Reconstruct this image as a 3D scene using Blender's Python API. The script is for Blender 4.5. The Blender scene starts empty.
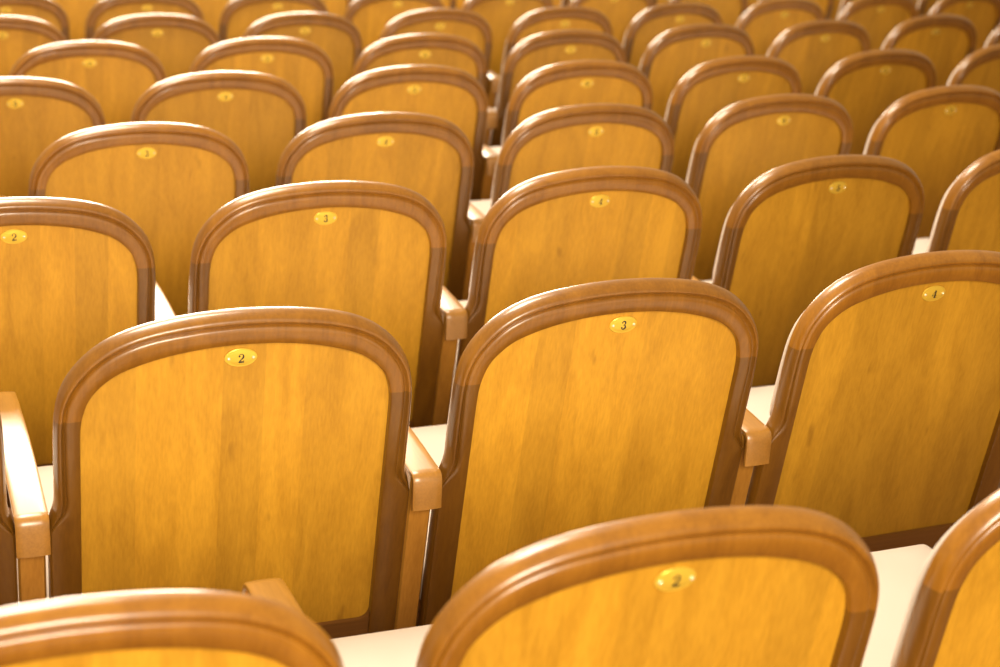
import bpy, bmesh, math, random
from mathutils import Vector, Matrix
random.seed(4)
col = bpy.context.scene.collection
sc = bpy.context.scene

# ------------------------------------------------------------------ layout of the hall (metres)
PITCH = 0.56            # seat spacing along a row
ROW_D, ROW_H = 0.82175, 0.05957      # row spacing, fall per row towards the stage
KAP = 0.034132          # rows curve gently
REC = 0.18167           # recline of the backs
HP = 0.88               # height of the number plate above the floor
ROW_S = [-4.9791, -5.0721, -5.1565, -4.6631, -4.7313, -4.2794, -4.3396, -4.0905, -4.15, -3.95]
ROW_DY = [0.0099, 0.0121, 0.0061, -0.0121, -0.0255, -0.0236, -0.0009, 0.0339, 0.03, 0.03]
ROW_N0 = [2, 2, 2, 3, 3, 4, 4, 4, 4, 5]      # number on the plate of seat 0 of each row
OFF = {(0, -1): (0.0, -0.014, 0.003), (0, 1): (0, .006), (0, 0): (-0.002, -0.002), (1, 0): (-0.0035, -0.0009), (1, 1): (0.0054, -0.0007), (1, 2): (-0.0024, 0.0026), (2, 0): (0.0011, 0.0011), (2, 1): (-0.0016, 0.0034), (2, 2): (0.0027, 0.0038), (2, 3): (0.0057, -0.0017), (3, 0): (0.0059, -0.0024), (3, 1): (0.009, 0.0004), (3, 2): (0.0059, 0.0), (3, 3): (0.0035, 0.0025), (3, 4): (0.0013, 0.0028), (4, 0): (0.0027, 0.0014), (4, 1): (0.0026, 0.0028), (4, 2): (-0.0039, 0.0038), (4, 3): (-0.0043, 0.0013), (4, 4): (-0.0012, -0.0038), (4, 5): (0.0036, -0.0022), (5, 0): (-0.006, 0.0015), (5, 1): (0.0064, 0.0016), (5, 2): (0.0009, -0.0007), (5, 3): (-0.001, -0.0018), (5, 4): (0.008, 0.004), (5, 5): (-0.0024, 0.0024), (5, 6): (-0.0031, 0.007), (6, 0): (0.0064, 0.0004), (6, 1): (-0.0024, -0.0014), (6, 2): (0.0032, -0.0055), (6, 3): (0.0013, -0.0021), (6, 4): (0.0017, -0.0067), (6, 5): (0.0013, -0.0047), (6, 6): (-0.0028, -0.0013), (6, 7): (-0.008, 0.0018), (6, 8): (-0.008, 0.0047), (7, 0): (-0.0062, 0.0062), (7, 1): (0.0024, 0.006), (7, 2): (0.0048, 0.0046), (7, 3): (0.002, 0.0023), (7, 4): (-0.0005, 0.0005)}

# ------------------------------------------------------------------ materials
def new_mat(name):
    m = bpy.data.materials.new(name); m.use_nodes = True
    nt = m.node_tree; b = nt.nodes['Principled BSDF']
    return m, nt, b
def N(nt, t, **kw):
    n = nt.nodes.new(t)
    for k, v in kw.items(): setattr(n, k, v)
    return n
def wood(name, c_dark, c_light, stave=0.0, tone=0.18, rough=0.35, coat=0.3, gscale=1.0, axis='Z', split=None, mark=0.5, crough=0.12):
    """varnished wood: long fine grain along an axis, soft figure and, if asked, glued staves of slightly different tone"""
    m, nt, b = new_mat(name); L = nt.links
    tc = N(nt, 'ShaderNodeTexCoord'); oi = N(nt, 'ShaderNodeObjectInfo')
    off = N(nt, 'ShaderNodeVectorMath', operation='SCALE'); off.inputs[0].default_value = (37.0, 11.0, 53.0)
    L.new(oi.outputs['Random'], off.inputs['Scale'])
    add = N(nt, 'ShaderNodeVectorMath', operation='ADD')
    L.new(tc.outputs['Object'], add.inputs[0]); L.new(off.outputs[0], add.inputs[1])
    def stretched(across, along):
        mp = N(nt, 'ShaderNodeMapping')
        s = [across]*3; s['XYZ'.index(axis)] = along
        mp.inputs['Scale'].default_value = s
        L.new(add.outputs[0], mp.inputs['Vector']); return mp.outputs[0]
    fine = N(nt, 'ShaderNodeTexNoise'); fine.inputs['Scale'].default_value = 1; fine.inputs['Detail'].default_value = 4
    L.new(stretched(300*gscale, 3.5*gscale), fine.inputs['Vector'])
    fig = N(nt, 'ShaderNodeTexNoise'); fig.inputs['Scale'].default_value = 1; fig.inputs['Detail'].default_value = 3; fig.inputs['Distortion'].default_value = 1.2
    L.new(stretched(24*gscale, 1.3*gscale), fig.inputs['Vector'])
    mix = N(nt, 'ShaderNodeMath', operation='MULTIPLY_ADD'); mix.inputs[1].default_value = 0.42
    L.new(fine.outputs['Fac'], mix.inputs[0])
    f2 = N(nt, 'ShaderNodeMath', operation='MULTIPLY'); f2.inputs[1].default_value = 0.58
    L.new(fig.outputs['Fac'], f2.inputs[0]); L.new(f2.outputs[0], mix.inputs[2])
    mr = N(nt, 'ShaderNodeMapRange'); mr.inputs['From Min'].default_value = 0.36; mr.inputs['From Max'].default_value = 0.64
    L.new(mix.outputs[0], mr.inputs['Value'])
    cr = N(nt, 'ShaderNodeMix', data_type='RGBA')
    cr.inputs['A'].default_value = (*c_dark, 1); cr.inputs['B'].default_value = (*c_light, 1)
    L.new(mr.outputs[0], cr.inputs['Factor'])
    out = cr.outputs['Result']
    if stave:
        sx = N(nt, 'ShaderNodeSeparateXYZ'); L.new(add.outputs[0], sx.inputs[0])
        d = N(nt, 'ShaderNodeMath', operation='DIVIDE'); d.inputs[1].default_value = stave; L.new(sx.outputs['X'], d.inputs[0])
        fl = N(nt, 'ShaderNodeMath', operation='FLOOR'); L.new(d.outputs[0], fl.inputs[0])
        wn = N(nt, 'ShaderNodeTexWhiteNoise', noise_dimensions='1D'); L.new(fl.outputs[0], wn.inputs['W'])
        mm = N(nt, 'ShaderNodeMapRange'); mm.inputs['To Min'].default_value = 1-tone; mm.inputs['To Max'].default_value = 1+tone*0.5
        L.new(wn.outputs['Value'], mm.inputs['Value'])
        sc_ = N(nt, 'ShaderNodeVectorMath', operation='SCALE'); L.new(out, sc_.inputs[0]); L.new(mm.outputs[0], sc_.inputs['Scale'])
        out = sc_.outputs[0]
        # small darker figure marks (knots and short streaks)
        kn = N(nt, 'ShaderNodeTexNoise'); kn.inputs['Scale'].default_value = 1; kn.inputs['Detail'].default_value = 2
        L.new(stretched(34, 9), kn.inputs['Vector'])
        km = N(nt, 'ShaderNodeMapRange'); km.inputs['From Min'].default_value = 0.70; km.inputs['From Max'].default_value = 0.80
        km.inputs['To Min'].default_value = 0; km.inputs['To Max'].default_value = mark
        L.new(kn.outputs['Fac'], km.inputs['Value'])
        dk = N(nt, 'ShaderNodeMix', data_type='RGBA'); L.new(km.outputs[0], dk.inputs['Factor']); L.new(out, dk.inputs['A'])
        dk.inputs['B'].default_value = (c_dark[0]*.45, c_dark[1]*.38, c_dark[2]*.3, 1)
        out = dk.outputs['Result']
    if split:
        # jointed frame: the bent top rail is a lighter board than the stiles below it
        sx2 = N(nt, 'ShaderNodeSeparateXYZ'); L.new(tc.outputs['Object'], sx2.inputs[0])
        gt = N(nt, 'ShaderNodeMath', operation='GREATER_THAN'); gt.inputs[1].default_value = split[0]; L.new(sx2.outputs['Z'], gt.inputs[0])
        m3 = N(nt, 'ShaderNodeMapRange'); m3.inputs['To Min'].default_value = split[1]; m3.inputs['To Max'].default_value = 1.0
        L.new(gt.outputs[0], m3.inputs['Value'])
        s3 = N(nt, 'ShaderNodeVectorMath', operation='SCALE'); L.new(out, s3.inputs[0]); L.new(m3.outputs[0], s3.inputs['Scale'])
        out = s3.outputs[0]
    # every board a touch different
    ob = N(nt, 'ShaderNodeMapRange'); ob.inputs['To Min'].default_value = 0.90; ob.inputs['To Max'].default_value = 1.08
    L.new(oi.outputs['Random'], ob.inputs['Value'])
    s4 = N(nt, 'ShaderNodeVectorMath', operation='SCALE'); L.new(out, s4.inputs[0]); L.new(ob.outputs[0], s4.inputs['Scale'])
    L.new(s4.outputs[0], b.inputs['Base Color'])
    b.inputs['Roughness'].default_value = rough
    b.inputs['Coat Weight'].default_value = coat; b.inputs['Coat Roughness'].default_value = crough
    bp = N(nt, 'ShaderNodeBump'); bp.inputs['Strength'].default_value = 0.06; bp.inputs['Distance'].default_value = 0.001
    L.new(fine.outputs['Fac'], bp.inputs['Height']); L.new(bp.outputs[0], b.inputs['Normal'])
    return m
M_PANEL = wood('honey_veneer', (0.43, 0.208, 0.010), (0.57, 0.292, 0.018), stave=0.058, tone=0.11, rough=0.5, coat=0.03)
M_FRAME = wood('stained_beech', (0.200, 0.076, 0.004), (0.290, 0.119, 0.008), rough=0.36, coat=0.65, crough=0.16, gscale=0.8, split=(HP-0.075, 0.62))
M_RAIL = wood('dark_rail_wood', (0.16, 0.062, 0.009), (0.22, 0.090, 0.014), rough=0.5, coat=0.1, axis='X')
M_POST = wood('post_wood', (0.36, 0.155, 0.018), (0.48, 0.22, 0.03), rough=0.4, coat=0.3)
M_ARM = wood('bent_arm_wood', (0.28, 0.124, 0.014), (0.39, 0.180, 0.026), rough=0.36, coat=1.0, crough=0.30, axis='Y')
def fabric(name, c, rough=0.8):
    m, nt, b = new_mat(name); L = nt.links
    tc = N(nt, 'ShaderNodeTexCoord'); n = N(nt, 'ShaderNodeTexNoise'); n.inputs['Scale'].default_value = 420; n.inputs['Detail'].default_value = 2
    L.new(tc.outputs['Object'], n.inputs['Vector'])
    n2 = N(nt, 'ShaderNodeTexNoise'); n2.inputs['Scale'].default_value = 9; L.new(tc.outputs['Object'], n2.inputs['Vector'])
    mx = N(nt, 'ShaderNodeMix', data_type='RGBA'); L.new(n2.outputs['Fac'], mx.inputs['Factor'])
    mx.inputs['A'].default_value = (c[0]*.94, c[1]*.93, c[2]*.9, 1); mx.inputs['B'].default_value = (*c, 1)
    L.new(mx.outputs['Result'], b.inputs['Base Color']); b.inputs['Roughness'].default_value = rough
    bp = N(nt, 'ShaderNodeBump'); bp.inputs['Strength'].default_value = 0.15; bp.inputs['Distance'].default_value = 0.0006
    L.new(n.outputs['Fac'], bp.inputs['Height']); L.new(bp.outputs[0], b.inputs['Normal'])
    return m
M_IVORY = fabric('ivory_upholstery', (0.73, 0.64, 0.56), 0.6)
M_SHELL = wood('seat_shell_wood', (0.17, 0.06, 0.02), (0.24, 0.09, 0.03), axis='Y')
def metal(name, c, rough):
    m, nt, b = new_mat(name)
    tc = N(nt, 'ShaderNodeTexCoord'); n = N(nt, 'ShaderNodeTexNoise'); n.inputs['Scale'].default_value = 150
    nt.links.new(tc.outputs['Object'], n.inputs['Vector'])
    mr = N(nt, 'ShaderNodeMapRange'); mr.inputs['To Min'].default_value = rough*.8; mr.inputs['To Max'].default_value = rough*1.2
    nt.links.new(n.outputs['Fac'], mr.inputs['Value']); nt.links.new(mr.outputs[0], b.inputs['Roughness'])
    b.inputs['Base Color'].default_value = (*c, 1); b.inputs['Metallic'].default_value = 0.4
    return m
M_BRASS = metal('yellow_brass', (0.76, 0.52, 0.06), 0.32)
M_SCREW = metal('bright_brass', (0.95, 0.80, 0.50), 0.15)
M_INK, _nt, _b = new_mat('black_enamel'); _b.inputs['Base Color'].default_value = (0.012, 0.010, 0.014, 1); _b.inputs['Roughness'].default_value = 0.4
def floor_mat():
    m, nt, b = new_mat('oak_parquet'); L = nt.links
    tc = N(nt, 'ShaderNodeTexCoord'); br = N(nt, 'ShaderNodeTexBrick'); br.inputs['Scale'].default_value = 1
    br.inputs['Brick Width'].default_value = 0.5; br.inputs['Row Height'].default_value = 0.07; br.inputs['Mortar Size'].default_value = 0.0012
    br.inputs['Color1'].default_value = (0.20, 0.085, 0.035, 1); br.inputs['Color2'].default_value = (0.28, 0.125, 0.05, 1); br.inputs['Mortar'].default_value = (0.05, 0.02, 0.01, 1)
    L.new(tc.outputs['Object'], br.inputs['Vector']); L.new(br.outputs['Color'], b.inputs['Base Color']); b.inputs['Roughness'].default_value = 0.35
    return m
M_FLOOR = floor_mat()

# ------------------------------------------------------------------ mesh helpers
def link(name, bm, mat, parent=None, smooth=True):
    bmesh.ops.recalc_face_normals(bm, faces=bm.faces)
    me = bpy.data.meshes.new(name); bm.to_mesh(me); bm.free()
    me.materials.append(mat)
    if smooth:
        for p in me.polygons: p.use_smooth = True
        me.set_sharp_from_angle(angle=math.radians(38))
    o = bpy.data.objects.new(name, me); col.objects.link(o)
    if parent: o.parent = parent
    return o
CR, SR = math.cos(REC), math.sin(REC)
def bp(u, v, w):
    """point of the reclined back: u across, v up the back (0 = number plate), w out of its rear face"""
    return Vector((u, -v*SR - w*CR, HP + v*CR - w*SR))
def catmull(pts, n=4):
    out = []
    for i in range(len(pts)-1):
        p0 = pts[max(i-1, 0)]; p1 = pts[i]; p2 = pts[i+1]; p3 = pts[min(i+2, len(pts)-1)]
        for k in range(n):
            t = k/n
            out.append(tuple(0.5*((2*b)+(c-a)*t+(2*a-5*b+4*c-d)*t*t+(3*b-a-3*c+d)*t**3) for a, b, c, d in zip(p0, p1, p2, p3)))
    out.append(tuple(pts[-1])); return out
# outer u,v  inner u,v  bead width, bead height factor   (right half, from the crown down)
CTRL = [(0, .0700, 0, .0205, .027, 1), (.042, .0685, .038, .0190, .027, 1), (.084, .0645, .074, .0150, .027, 1), (.122, .0580, .108, .0085, .026, 1),
        (.156, .0480, .140, -.001, .0255, 1), (.186, .0330, .166, -.0125, .025, 1), (.2105, .0125, .186, -.0285, .024, 1), (.2290, -.012, .2005, -.0475, .023, 1),
        (.2410, -.038, .2085, -.069, .0215, 1), (.2470, -.068, .2115, -.091, .0205, 1), (.2490, -.105, .212, -.12, .020, 1), (.2495, -.150, .212, -.155, .020, 1),
        (.2495, -.188, .212, -.190, .0205, 1), (.2500, -.207, .212, -.209, .022, 1), (.2525, -.221, .212, -.223, .0215, .95), (.2560, -.232, .212, -.234, .0165, .75), (.2580, -.241, .212, -.243, .0105, .45),
        (.2588, -.249, .212, -.250, .0055, .15), (.2590, -.257, .212, -.257, .0035, 0), (.2590, -.34, .212, -.34, .0035, 0), (.2585, -.50, .212, -.50, .0035, 0), (.258, -.60, .212, -.60, .0035, 0)]
CTRL = [(a*.996, b-(.0012 if b > 0 else 0), c*1.012, d+(.0025 if d > -.05 else 0), e, f) for a, b, c, d, e, f in CTRL]
HALF = catmull(CTRL, 3)
FULL = [(-a, b, -c, d, e, f) for a, b, c, d, e, f in reversed(HALF[1:])] + HALF

def frame_bm():
    bm = bmesh.new(); rings = []
    for ou, ov, iu, iv, bw, amp in FULL:
        O = Vector((ou, ov)); I = Vector((iu, iv)); L = (I-O).length; D = (I-O)/L
        prof = [(L, -.016), (.004, -.016), (.001, -.0145), (0, -.011), (0, -.004)]
        b1 = bw*.72; g = .0052*amp + .0068*(1-amp)
        for q in range(1, 12):
            t = (q/12)**1.25
            if t < .36: hgt = math.sin(math.pi/2*t/.36)**.75
            else: hgt = math.cos(math.pi/2*(t-.36)/.64)**2
            base = -.004 + (g+.004)*min(1, t*1.6)
            prof.append((b1*t, base + (amp*.0085+(1-amp)*.003*(1-t))*hgt))
        prof.append((b1, g))
        sh = bw*.28+.0010
        for q in range(1, 6):
            a = math.pi/2*q/5
            prof.append((b1+sh*(1-math.cos(a)), g + (.0092-g)*math.sin(a)))
        prof += [(L-.0022, .0078), (L-.0006, .0066), (L, .0042), (L, -.010)]
        rings.append([bm.verts.new(bp(*(O+D*d), w)) for d, w in prof])
    n = len(rings[0])
    for a, b in zip(rings, rings[1:]):
        for j in range(n):
            bm.faces.new((a[j], a[(j+1) % n], b[(j+1) % n], b[j]))
    bm.faces.new(rings[0]); bm.faces.new(list(reversed(rings[-1])))
    return bm
PB = -.487
def panel_bm():
    bm = bmesh.new()
    pts = [(c*1.012, d+(.004 if d > 0 else .002)) for a, b, c, d, e, f in FULL if d > -.48]
    pts = [(-.2170, -.50)] + pts + [(.2170, -.50)]
    fr = [bm.verts.new(bp(u, v, -.0035)) for u, v in pts]; bk = [bm.verts.new(bp(u, v, -.0125)) for u, v in pts]
    bm.faces.new(fr); bm.faces.new(list(reversed(bk)))
    for i in range(len(pts)):
        j = (i+1) % len(pts); bm.faces.new((fr[i], bk[i], bk[j], fr[j]))
    return bm
def rail_bm():
    # bottom rail, its top edge turns up in round corners beside the stiles
    bm = bmesh.new(); top = []
    r = .017; U = .2142
    for q in range(7):
        a = math.pi - (math.pi/2)*q/6
        top.append((-U+r+r*math.cos(a)*1, PB+r-r*math.sin(a)))
    top = [(-U, PB+r)] + [(-U+r-r*math.cos(q*math.pi/12), PB+r-r*math.sin(q*math.pi/12)) for q in range(1, 7)]
    top = top + [(-u, v) for u, v in reversed(top)]
    low = [(U, -.575), (-U, -.575)]
    pts = top+low
    fr = [bm.verts.new(bp(u, v, .0030)) for u, v in pts]; bk = [bm.verts.new(bp(u, v, -.014)) for u, v in pts]
    bm.faces.new(fr); bm.faces.new(list(reversed(bk)))
    for i in range(len(pts)):
        j = (i+1) % len(pts); bm.faces.new((fr[i], bk[i], bk[j], fr[j]))
    return bm
def pad_bm():
    bm = bmesh.new(); src = [s for s in FULL if s[1] > -.50]
    N_ = len(src); loops = []
    for k, (w, extra, shrink) in enumerate([(-.0165, .002, 0), (-.022, 0, 0), (-.029, .001, 0), (-.034, .008, 0), (-.038, .022, 0)]):
        ring = []
        for i, s in enumerate(src):
            O = Vector((s[0], s[1])); O.x = max(-.2495, min(.2495, O.x))
            a = Vector(src[max(i-1, 0)][:2]); b = Vector(src[min(i+1, N_-1)][:2]); t = (b-a).normalized(); nr = Vector((t.y, -t.x))
            if nr.dot(Vector((0, -.15))-O) < 0: nr = -nr
            up = max(0, -nr.y)
            ring.append(O + nr*(.0055+extra+.018*up+.018*max(0, min(1, (-.215-O.y)/.03))))
        loops.append([bm.verts.new(bp(p.x, p.y, w)) for p in ring])
    for a, b in zip(loops, loops[1:]):
        for i in range(N_-1): bm.faces.new((a[i], a[i+1], b[i+1], b[i]))
        bm.faces.new((a[-1], a[0], b[0], b[-1]))
    # crowned front face: strips between mirrored stations
    L = loops[-1]; h = N_//2
    rows = []
    for i in range(h):
        l, r = L[i], L[N_-1-i]; row = [l]
        for q in range(1, 8):
            t = q/8; p = l.co.lerp(r.co, t); bulge = .012*math.sin(math.pi*t)**.7*min(1, (h-i)/8)
            row.append(bm.verts.new(p + Vector((0, CR, SR))*bulge))
        row.append(r); rows.append(row)
    for a, b in zip(rows, rows[1:]):
        for q in range(8): bm.faces.new((a[q], a[q+1], b[q+1], b[q]))
    bm.faces.new(rows[-1] + [L[h]] if N_ % 2 else rows[-1])
    bm.faces.new(list(reversed(rows[0])))
    bm.faces.new(loops[0])
    return bm
def plate_bm():
    bm = bmesh.new(); A, B = .0222, .0140; prev = None; w0 = -.0036
    for k, (s, w) in enumerate([(1.0, 0), (1.0, .0010), (.95, .0016), (.86, .0014), (.80, .0017), (.5, .0026), (.2, .0029)]):
        ring = [bm.verts.new(bp(A*s*math.cos(t*math.pi/18), B*s*math.sin(t*math.pi/18), w0+w)) for t in range(36)]
        if prev:
            for i in range(36): bm.faces.new((prev[i], prev[(i+1) % 36], ring[(i+1) % 36], ring[i]))
        else: bm.faces.new(ring)
        prev = ring
    c = bm.verts.new(bp(0, 0, w0+.003))
    for i in range(36): bm.faces.new((prev[i], prev[(i+1) % 36], c))
    return bm
def screw_bm(u):
    bm = bmesh.new(); prev = None; w0 = -.0036
    for s, w in [(1, .001), (1, .0026), (.8, .0035), (.4, .0041)]:
        ring = [bm.verts.new(bp(u+.0024*s*math.cos(t*math.pi/6), .0024*s*math.sin(t*math.pi/6), w0+w)) for t in range(12)]
        if prev:
            for i in range(12): bm.faces.new((prev[i], prev[(i+1) % 12], ring[(i+1) % 12], ring[i]))
        prev = ring
    bm.faces.new(prev); return bm
# numerals with thick and thin strokes: centre line (x, y) and stroke width, in units of the figure height
def arc(cx, cy, rx, ry, a0, a1, w0, w1, wm=None, n=10):
    o = []
    for i in range(n+1):
        t = i/n; a = math.radians(a0+(a1-a0)*t); w = w0+(w1-w0)*t
        if wm is not None: w += (wm-(w0+w1)/2)*math.sin(math.pi*t)
        o.append((cx+rx*math.cos(a), cy+ry*math.sin(a), w))
    return o
def dot(x, y, r): return [(x-r, y, .02), (x-r*.6, y, r*1.5), (x, y, r*2), (x+r*.6, y, r*1.5), (x+r, y, .02)]
DIG = {
 '0': [arc(.33, .5, .24, .43, 90, 450, .06, .06, .06, 12)[:1] + arc(.33, .5, .24, .44, 90, 270, .06, .06, .2) , arc(.33, .5, .24, .44, 270, 450, .06, .06, .2)],
 '1': [[(.35, .02, .18), (.35, .97, .18)], [(.1, .03, .05), (.6, .03, .05)], [(.14, .80, .05), (.33, .95, .08)]],
 '2': [arc(.34, .70, .22, .26, 170, 0, .06, .17, .06) + [(.53, .56, .18), (.40, .40, .15), (.20, .20, .09), (.10, .07, .06)], [(.10, .07, .15), (.35, .09, .17), (.56, .07, .15), (.62, .26, .04)], dot(.17, .72, .10)],
 '3': [arc(.32, .75, .20, .22, 150, -90, .05, .05, .17), arc(.32, .28, .24, .25, 90, -150, .05, .05, .19), [(.24, .53, .05), (.34, .53, .05)], dot(.17, .80, .08), dot(.15, .22, .09)],
 '4': [[(.46, .03, .17), (.46, .97, .17)], [(.44, .95, .05), (.05, .30, .06)], [(.04, .29, .06), (.68, .29, .06)], [(.26, .03, .05), (.64, .03, .05)]],
 '5': [[(.16, .93, .14), (.56, .93, .14)], [(.17, .96, .06), (.15, .50, .06)], arc(.31, .31, .25, .27, 130, -150, .05, .05, .19), dot(.14, .24, .09)],
 '6': [arc(.36, .48, .26, .46, 75, 200, .05, .17, .17) + arc(.36, .48, .26, .46, 205, 270, .17, .06), arc(.36, .28, .22, .26, 130, -90, .05, .05, .17), dot(.52, .80, .09)],
 '7': [[(.08, .90, .14), (.60, .90, .14)], [(.59, .92, .06), (.40, .60, .09), (.30, .30, .16), (.29, .04, .18)], [(.07, .97, .04), (.07, .75, .04)]],
 '8': [arc(.34, .74, .19, .22, 90, 450, .08, .08, .14, 16), arc(.34, .28, .24, .25, 90, 450, .08, .08, .16, 16)],
 '9': [arc(.34, .52, .26, .46, 255, 380, .05, .17, .17) + arc(.34, .52, .26, .46, 25, 90, .17, .06), arc(.34, .70, .22, .26, 310, 90, .05, .05, .17), dot(.18, .20, .09)]}
def numeral_bm(num):
    bm = bmesh.new(); H = .0140; s = str(num); wd = .68; x0 = -wd*len(s)/2*H
    w1 = -.0036+.0031
    for ci, ch in enumerate(s):
        for st in DIG[ch]:
            fr = []; bk = []
            for i, (x, y, w) in enumerate(st):
                a = st[max(i-1, 0)]; b = st[min(i+1, len(st)-1)]; tx, ty = b[0]-a[0], b[1]-a[1]; l = math.hypot(tx, ty) or 1
                nx, ny = -ty/l*w/2, tx/l*w/2
                for sg in (1, -1):
                    X = x0 + (ci*wd+x+sg*nx)*H; Y = (y+sg*ny-.5)*H
                    fr.append(bm.verts.new(bp(X, Y, w1))); bk.append(bm.verts.new(bp(X, Y, w1-.0006)))
            for i in range(0, len(fr)-2, 2):
                bm.faces.new((fr[i], fr[i+1], fr[i+3], fr[i+2])); bm.faces.new((fr[i], fr[i+2], bk[i+2], bk[i])); bm.faces.new((fr[i+1], bk[i+1], bk[i+3], fr[i+3]))
    return bm
def arm_bm():
    """bent-wood armrest: a band that turns down at the back and curls under at the front end"""
    bm = bmesh.new(); T = .009; W = .0203
    z0 = HP-.217; path = []
    yb = .215*SR - .020
    # down the rear, round the corner, forward, curl
    for q in range(4): path.append((yb+.006-.0025*q/3*0, z0-.058+.012*q))
    for q in range(1, 8):
        a = math.pi - math.pi/2*q/7; path.append((yb+.006+.017+.017*math.cos(a), z0-.017+.017*math.sin(a)))
    for q in range(1, 9): path.append((yb+.023+.435*q/8, z0 + .013*math.sin(math.pi*q/8)))
    for q in range(1, 13):
        a = math.pi/2 - math.radians(205)*q/12; path.append((yb+.458+.033*math.cos(a), z0-.033+.033*math.sin(a)))
    rings = []
    for i, (y, z) in enumerate(path):
        a = path[max(i-1, 0)]; b = path[min(i+1, len(path)-1)]; ty, tz = b[0]-a[0], b[1]-a[1]; l = math.hypot(ty, tz); ny, nz = -tz/l, ty/l   # outward
        pts = []; W = .0225 if z < z0-.008 else .0226
        for x, d in [(-W, 0.0025-T), (-W, -.002), (-W+.002, -.0003), (-W*.5, .0006), (0, .0009), (W*.5, .0006), (W-.002, -.0003), (W, -.002), (W, .0025-T), (W-.002, -T), (-W+.002, -T)]:
            pts.append(bm.verts.new((-PITCH/2+x, y+ny*d, z+nz*d)))
        rings.append(pts)
    n = len(rings[0])
    for a, b in zip(rings, rings[1:]):
        for j in range(n): bm.faces.new((a[j], a[(j+1) % n], b[(j+1) % n], b[j]))
    bm.faces.new(rings[0]); bm.faces.new(list(reversed(rings[-1])))
    return bm
def post_bm():
    bm = bmesh.new(); W = .0186
    rows = []
    for v, d in ((-.2325, .02), (-.50, .02), (-.70, .02), (-.886, .02)):
        y = -v*SR; z = HP + v*CR
        if v < -.88: z = -.004
        y = min(y, .125) if v < -.7 else y
        pts = []
        for x, yy in [(-W, -.002), (-W+.003, -.006), (W-.003, -.006), (W, -.002), (W, .036), (W-.003, .040), (-W+.003, .040), (-W, .036)]:
            pts.append(bm.verts.new((-PITCH/2+x, y+yy+.010, z)))
        rows.append(pts)
    for a, b in zip(rows, rows[1:]):
        for j in range(8): bm.faces.new((a[j], a[(j+1) % 8], b[(j+1) % 8], b[j]))
    bm.faces.new(rows[0]); bm.faces.new(list(reversed(rows[-1])))
    # foot that carries the post on the floor
    bx = bmesh.ops.create_cube(bm, size=1)['verts']
    for v_ in bx: v_.co = Vector((-PITCH/2+v_.co.x*.036, .30+v_.co.y*.30, .018+v_.co.z*.046+(-.012 if v_.co.y > 0 and v_.co.z < 0 else 0)))
    bx = bmesh.ops.create_cube(bm, size=1)['verts']
    for v_ in bx: v_.co = Vector((-PITCH/2+v_.co.x*.024, .30+v_.co.y*.26 - v_.co.z*.0, .24+v_.co.z*.42))
    return bm
def rbox(bm, x0, x1, y0, y1, z0, z1, r, crown=0):
    """box with all edges rounded and, if asked, a crowned top"""
    nx = ny = 10
    def f(t, a, b): return a+(b-a)*t
    levels = [(z0, r), (z0+r*.3, r*.3), (z0+r, 0), (z1-r, 0), (z1-r*.62, r*.08), (z1-r*.3, r*.3), (z1-r*.08, r*.62), (z1, r)]
    loops = []
    for z, ins in levels:
        cr = r*1.05; ring = []
        for cx, cy, a0 in ((x1-cr, y1-cr, 0), (x0+cr, y1-cr, 90), (x0+cr, y0+cr, 180), (x1-cr, y0+cr, 270)):
            for q in range(6):
                a = math.radians(a0+18*q); ring.append(bm.verts.new((cx+(cr-ins)*math.cos(a), cy+(cr-ins)*math.sin(a), z)))
        loops.append(ring)
    n = len(loops[0])
    for a, b in zip(loops, loops[1:]):
        for j in range(n): bm.faces.new((a[j], a[(j+1) % n], b[(j+1) % n], b[j]))
    bm.faces.new(list(reversed(loops[0])))
    cx, cy = (x0+x1)/2, (y0+y1)/2; prev = loops[-1]
    for s in (.9, .75, .5, .25):
        ring = [bm.verts.new((cx+(v.co.x-cx)*s, cy+(v.co.y-cy)*s, z1+crown*(1-s**2.5))) for v in loops[-1]]
        for j in range(n): bm.faces.new((prev[j], prev[(j+1) % n], ring[(j+1) % n], ring[j]))
        prev = ring
    bm.faces.new(prev)
SEAT_Y0, SEAT_Y1, SEAT_TOP = .105, .640, HP-.414
def tilt(bm, rise):
    # the sprung seat turns about its rear hinge
    a = rise/.5
    R = Matrix.Translation((0, SEAT_Y0, SEAT_TOP-.05)) @ Matrix.Rotation(a, 4, 'X') @ Matrix.Translation((0, -SEAT_Y0, -(SEAT_TOP-.05)))
    bmesh.ops.transform(bm, matrix=R, verts=bm.verts); return bm
def cushion_bm(rise):
    bm = bmesh.new(); rbox(bm, -.253, .253, SEAT_Y0, SEAT_Y1, SEAT_TOP-.075, SEAT_TOP-.004, .016, .006); return tilt(bm, rise)
def shell_bm(rise):
    bm = bmesh.new(); rbox(bm, -.248, .248, SEAT_Y0+.01, SEAT_Y1-.012, SEAT_TOP-.10, SEAT_TOP-.0755, .009, 0); return tilt(bm, rise)

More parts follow.
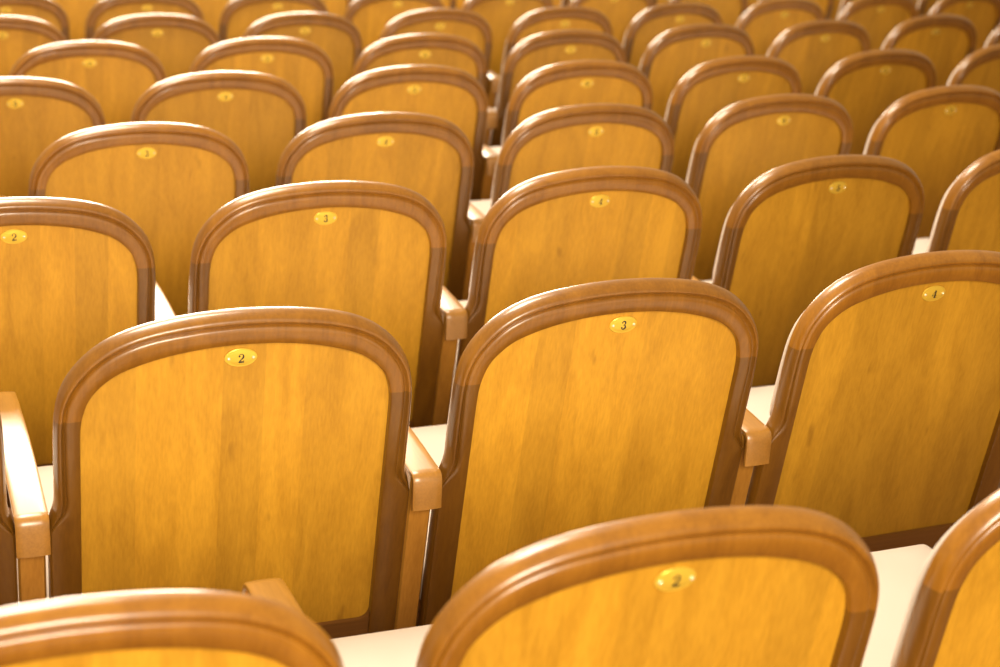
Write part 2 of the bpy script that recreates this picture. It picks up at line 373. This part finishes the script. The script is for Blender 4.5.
# ------------------------------------------------------------------ one theatre seat with all its parts, then copies
def empty(name):
    e = bpy.data.objects.new(name, None); e.empty_display_size = .1; col.objects.link(e); return e
proto = empty('theatre_seat')
parts = {}
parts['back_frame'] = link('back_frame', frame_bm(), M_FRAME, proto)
parts['back_panel'] = link('back_panel', panel_bm(), M_PANEL, proto, smooth=False)
parts['bottom_rail'] = link('bottom_rail', rail_bm(), M_RAIL, proto, smooth=False)
parts['back_pad'] = link('back_pad', pad_bm(), M_IVORY, proto)
parts['armrest'] = link('armrest', arm_bm(), M_ARM, proto)
parts['support_post'] = link('support_post', post_bm(), M_POST, proto, smooth=False)
parts['seat_cushion'] = link('seat_cushion', cushion_bm(0), M_IVORY, proto)
parts['seat_shell'] = link('seat_shell', shell_bm(0), M_SHELL, proto)
plate = link('number_plate', plate_bm(), M_BRASS, proto)
scr = [link('screw', screw_bm(sg*.0168), M_SCREW, plate) for sg in (-1, 1)]
num_mesh = {}
def numeral_mesh(n):
    if n not in num_mesh:
        o = link('numeral', numeral_bm(n), M_INK, None, smooth=False); num_mesh[n] = o.data; bpy.data.objects.remove(o)
    return num_mesh[n]
raised = {}
for rise in (0, .019, .058, .070):
    a = link('seat_cushion', cushion_bm(rise), M_IVORY); b = link('seat_shell', shell_bm(rise), M_SHELL)
    raised[rise] = (a.data, b.data); bpy.data.objects.remove(a); bpy.data.objects.remove(b)

SHIFT = {3: .003, 4: .007, 5: .006, 6: .004}       # the plates sit a few millimetres off centre in these rows
def seat_matrix(k, i):
    du, dz, dy = (tuple(OFF.get((k, i), (0, 0)))+(0,))[:3]; du *= .15
    a = i*PITCH + ROW_S[k] - SHIFT.get(k, 0); th = KAP*a
    x = math.sin(th)/KAP + du*math.cos(th); y = (1-math.cos(th))/KAP + (k-1)*ROW_D + ROW_DY[k] + du*math.sin(th) + dy
    if k >= 3: th += .022*max(0, min(1, i/4))
    return x, y, -(k-1)*ROW_H + dz, th

# ------------------------------------------------------------------ camera
F, CP, CYW, CRL = 1655.354, 0.348922, 0.555404, 0.055098
cam_loc = Vector((-5.847289, -1.490941, 0.806118+HP))
fwd0 = Vector((math.sin(CYW), math.cos(CYW), 0)); rgt = Vector((math.cos(CYW), -math.sin(CYW), 0)); upv = Vector((0, 0, 1))
fw = fwd0*math.cos(CP) - upv*math.sin(CP); uu = upv*math.cos(CP) + fwd0*math.sin(CP)
r2 = rgt*math.cos(CRL) + uu*math.sin(CRL); u2 = uu*math.cos(CRL) - rgt*math.sin(CRL)
cd = bpy.data.cameras.new('camera'); cam = bpy.data.objects.new('camera', cd); col.objects.link(cam)
cam.matrix_world = Matrix((( r2.x, u2.x, -fw.x, cam_loc.x), (r2.y, u2.y, -fw.y, cam_loc.y), (r2.z, u2.z, -fw.z, cam_loc.z), (0, 0, 0, 1)))
cd.sensor_fit = 'HORIZONTAL'; cd.sensor_width = 36.0; cd.lens = F*36/1000
cd.clip_start = .05; cd.clip_end = 100
cd.dof.use_dof = True; cd.dof.focus_distance = 2.42; cd.dof.aperture_fstop = 4.7
sc.camera = cam
def project(p):
    q = Vector(p)-cam_loc; z = q.dot(fw)
    return (500+F*q.dot(r2)/z, 333.5-F*q.dot(u2)/z, z)

# ------------------------------------------------------------------ place the rows
ORD = ['', 'first', 'second', 'third', 'fourth', 'fifth', 'sixth', 'seventh', 'eighth', 'ninth', 'tenth', 'eleventh', 'twelfth', 'thirteenth']
ROWN = ['first', 'second', 'third', 'fourth', 'fifth', 'sixth', 'seventh', 'eighth', 'ninth', 'tenth']
def copy_child(o, parent, data=None):
    c = o.copy(); c.parent = parent
    if data: c.data = data
    col.objects.link(c); return c
# seats of each row that the view takes in (the farther rows only peep out between the seats before them)
IN_VIEW = [range(-1, 2), range(-1, 3), range(0, 5), range(0, 5), range(0, 7), range(0, 8), range(0, 9), range(0, 10), range(1, 11), (5, 6)]
BETWEEN = {1: ('first', 'second'), 2: ('second', 'third'), 3: ('third', 'fourth'), 4: ('fourth', 'fifth'), 6: ('fifth', 'sixth'), 7: ('sixth', 'seventh'),
           8: ('seventh', 'eighth'), 9: ('eighth', 'ninth'), 10: ('ninth', 'tenth')}
first = True
for k in range(len(ROW_S)):
    idx = list(IN_VIEW[k])
    for order, i in enumerate(idx, 1):
        n = ROW_N0[k]+i
        x, y, z, th = seat_matrix(k, i)
        if first:
            root = proto; first = False; pl = plate
            parts['seat_cushion'].data, parts['seat_shell'].data = raised[.019]
            nm = bpy.data.objects.new('numeral', numeral_mesh(n)); col.objects.link(nm); nm.parent = plate
        else:
            root = proto.copy(); col.objects.link(root)
            rise = .070 if k >= 3 else .058 if (k, i) in ((2, 4), (2, 5)) else .019 if k == 0 else 0
            for nme, o in parts.items():
                data = None
                if nme == 'seat_cushion': data = raised[rise][0]
                if nme == 'seat_shell': data = raised[rise][1]
                copy_child(o, root, data)
            pl = copy_child(plate, root)
            for s in scr: copy_child(s, pl)
            nm = bpy.data.objects.new('numeral', numeral_mesh(n)); col.objects.link(nm); nm.parent = pl
        root.location = (x, y, z); root.rotation_euler = (0, 0, th)
        pl.location.x = .85*OFF.get((k, i), (0, 0))[0] if (k, i) != (0, 0) else .003
        pl.location.x += .0018 + SHIFT.get(k, 0); pl.location.z = (-.014 if i < 0 else -.005) if k == 0 else -.0025
        if k <= 2 and n >= 2 and k+i*0 >= 0 and n <= 4 or (k == 3 and n <= 6):
            lab = f'honey veneered wooden theatre seat, brass plate {n}, {ROWN[k]} row from the viewer'
        elif k == 8 and i in BETWEEN:
            a_, b_ = BETWEEN[i]; lab = f'honey veneered theatre seat of the ninth row, seen between {a_} and {b_} eighth-row seats'
        elif k == 8:
            lab = 'honey veneered theatre seat of the ninth row, standing right behind the fifth eighth-row seat'
        elif k == 9:
            lab = f'honey veneered theatre seat of the farthest row, seen {"left" if i == 5 else "right"} of the fifth eighth-row seat'
        else:
            lab = f'honey veneered wooden theatre seat, {ORD[order]} from left in the {ROWN[k]} row from the viewer'
        root['label'] = lab; root['category'] = 'theatre seat'; root['group'] = f'wooden theatre seats in the {ROWN[k]} row from the viewer'
proto.name = 'theatre_seat'

# ------------------------------------------------------------------ raked floor that follows the curved rows
bm = bmesh.new(); nx, ny = 60, 50; grid = []
for j in range(ny+1):
    row = []
    for i in range(nx+1):
        X = -11 + 20*i/nx; Yr = (1-math.sqrt(1-(KAP*X)**2))/KAP; t = -3 + 14*j/ny
        row.append(bm.verts.new((X, Yr + t, -ROW_H/ROW_D*t)))
    grid.append(row)
for j in range(ny):
    for i in range(nx): bm.faces.new((grid[j][i], grid[j][i+1], grid[j+1][i+1], grid[j+1][i]))
fl = link('floor', bm, M_FLOOR); fl['kind'] = 'structure'

# ------------------------------------------------------------------ light of the hall
w = bpy.data.worlds.new('hall'); sc.world = w; w.use_nodes = True
bg = w.node_tree.nodes['Background']; bg.inputs['Color'].default_value = (1.0, 0.84, 0.58, 1); bg.inputs['Strength'].default_value = 0.40
def area(name, loc, target, size, power, color=(1, .855, .665), sy=None):
    d = bpy.data.lights.new(name, 'AREA'); d.size = size; d.energy = power; d.color = color
    if sy: d.shape = 'RECTANGLE'; d.size_y = sy
    o = bpy.data.objects.new(name, d); col.objects.link(o); o.location = loc
    v = Vector(target)-Vector(loc); o.rotation_euler = v.to_track_quat('-Z', 'Y').to_euler()
area('ceiling_lamp', (-5.2, 2.6, 5.4), (-4.9, 1.6, .8), 2.0, 460)
area('rear_fill', (-6.0, -2.65, 2.3), (-4.9, 0.0, .8), 1.1, 190)  # unseen fill light added behind the camera to brighten the nearest row
area('stage_side_fill', (-2.0, 12.5, 5.6), (-4.5, 2.0, .6), 7.0, 2900, sy=2.6)  # unseen broad light added on the stage side to whiten the armrest tops

sc.view_settings.view_transform = 'Standard'; sc.view_settings.look = 'None'
sc.view_settings.exposure = -0.06; sc.view_settings.gamma = 1.0; sc.view_settings.use_curve_mapping = False
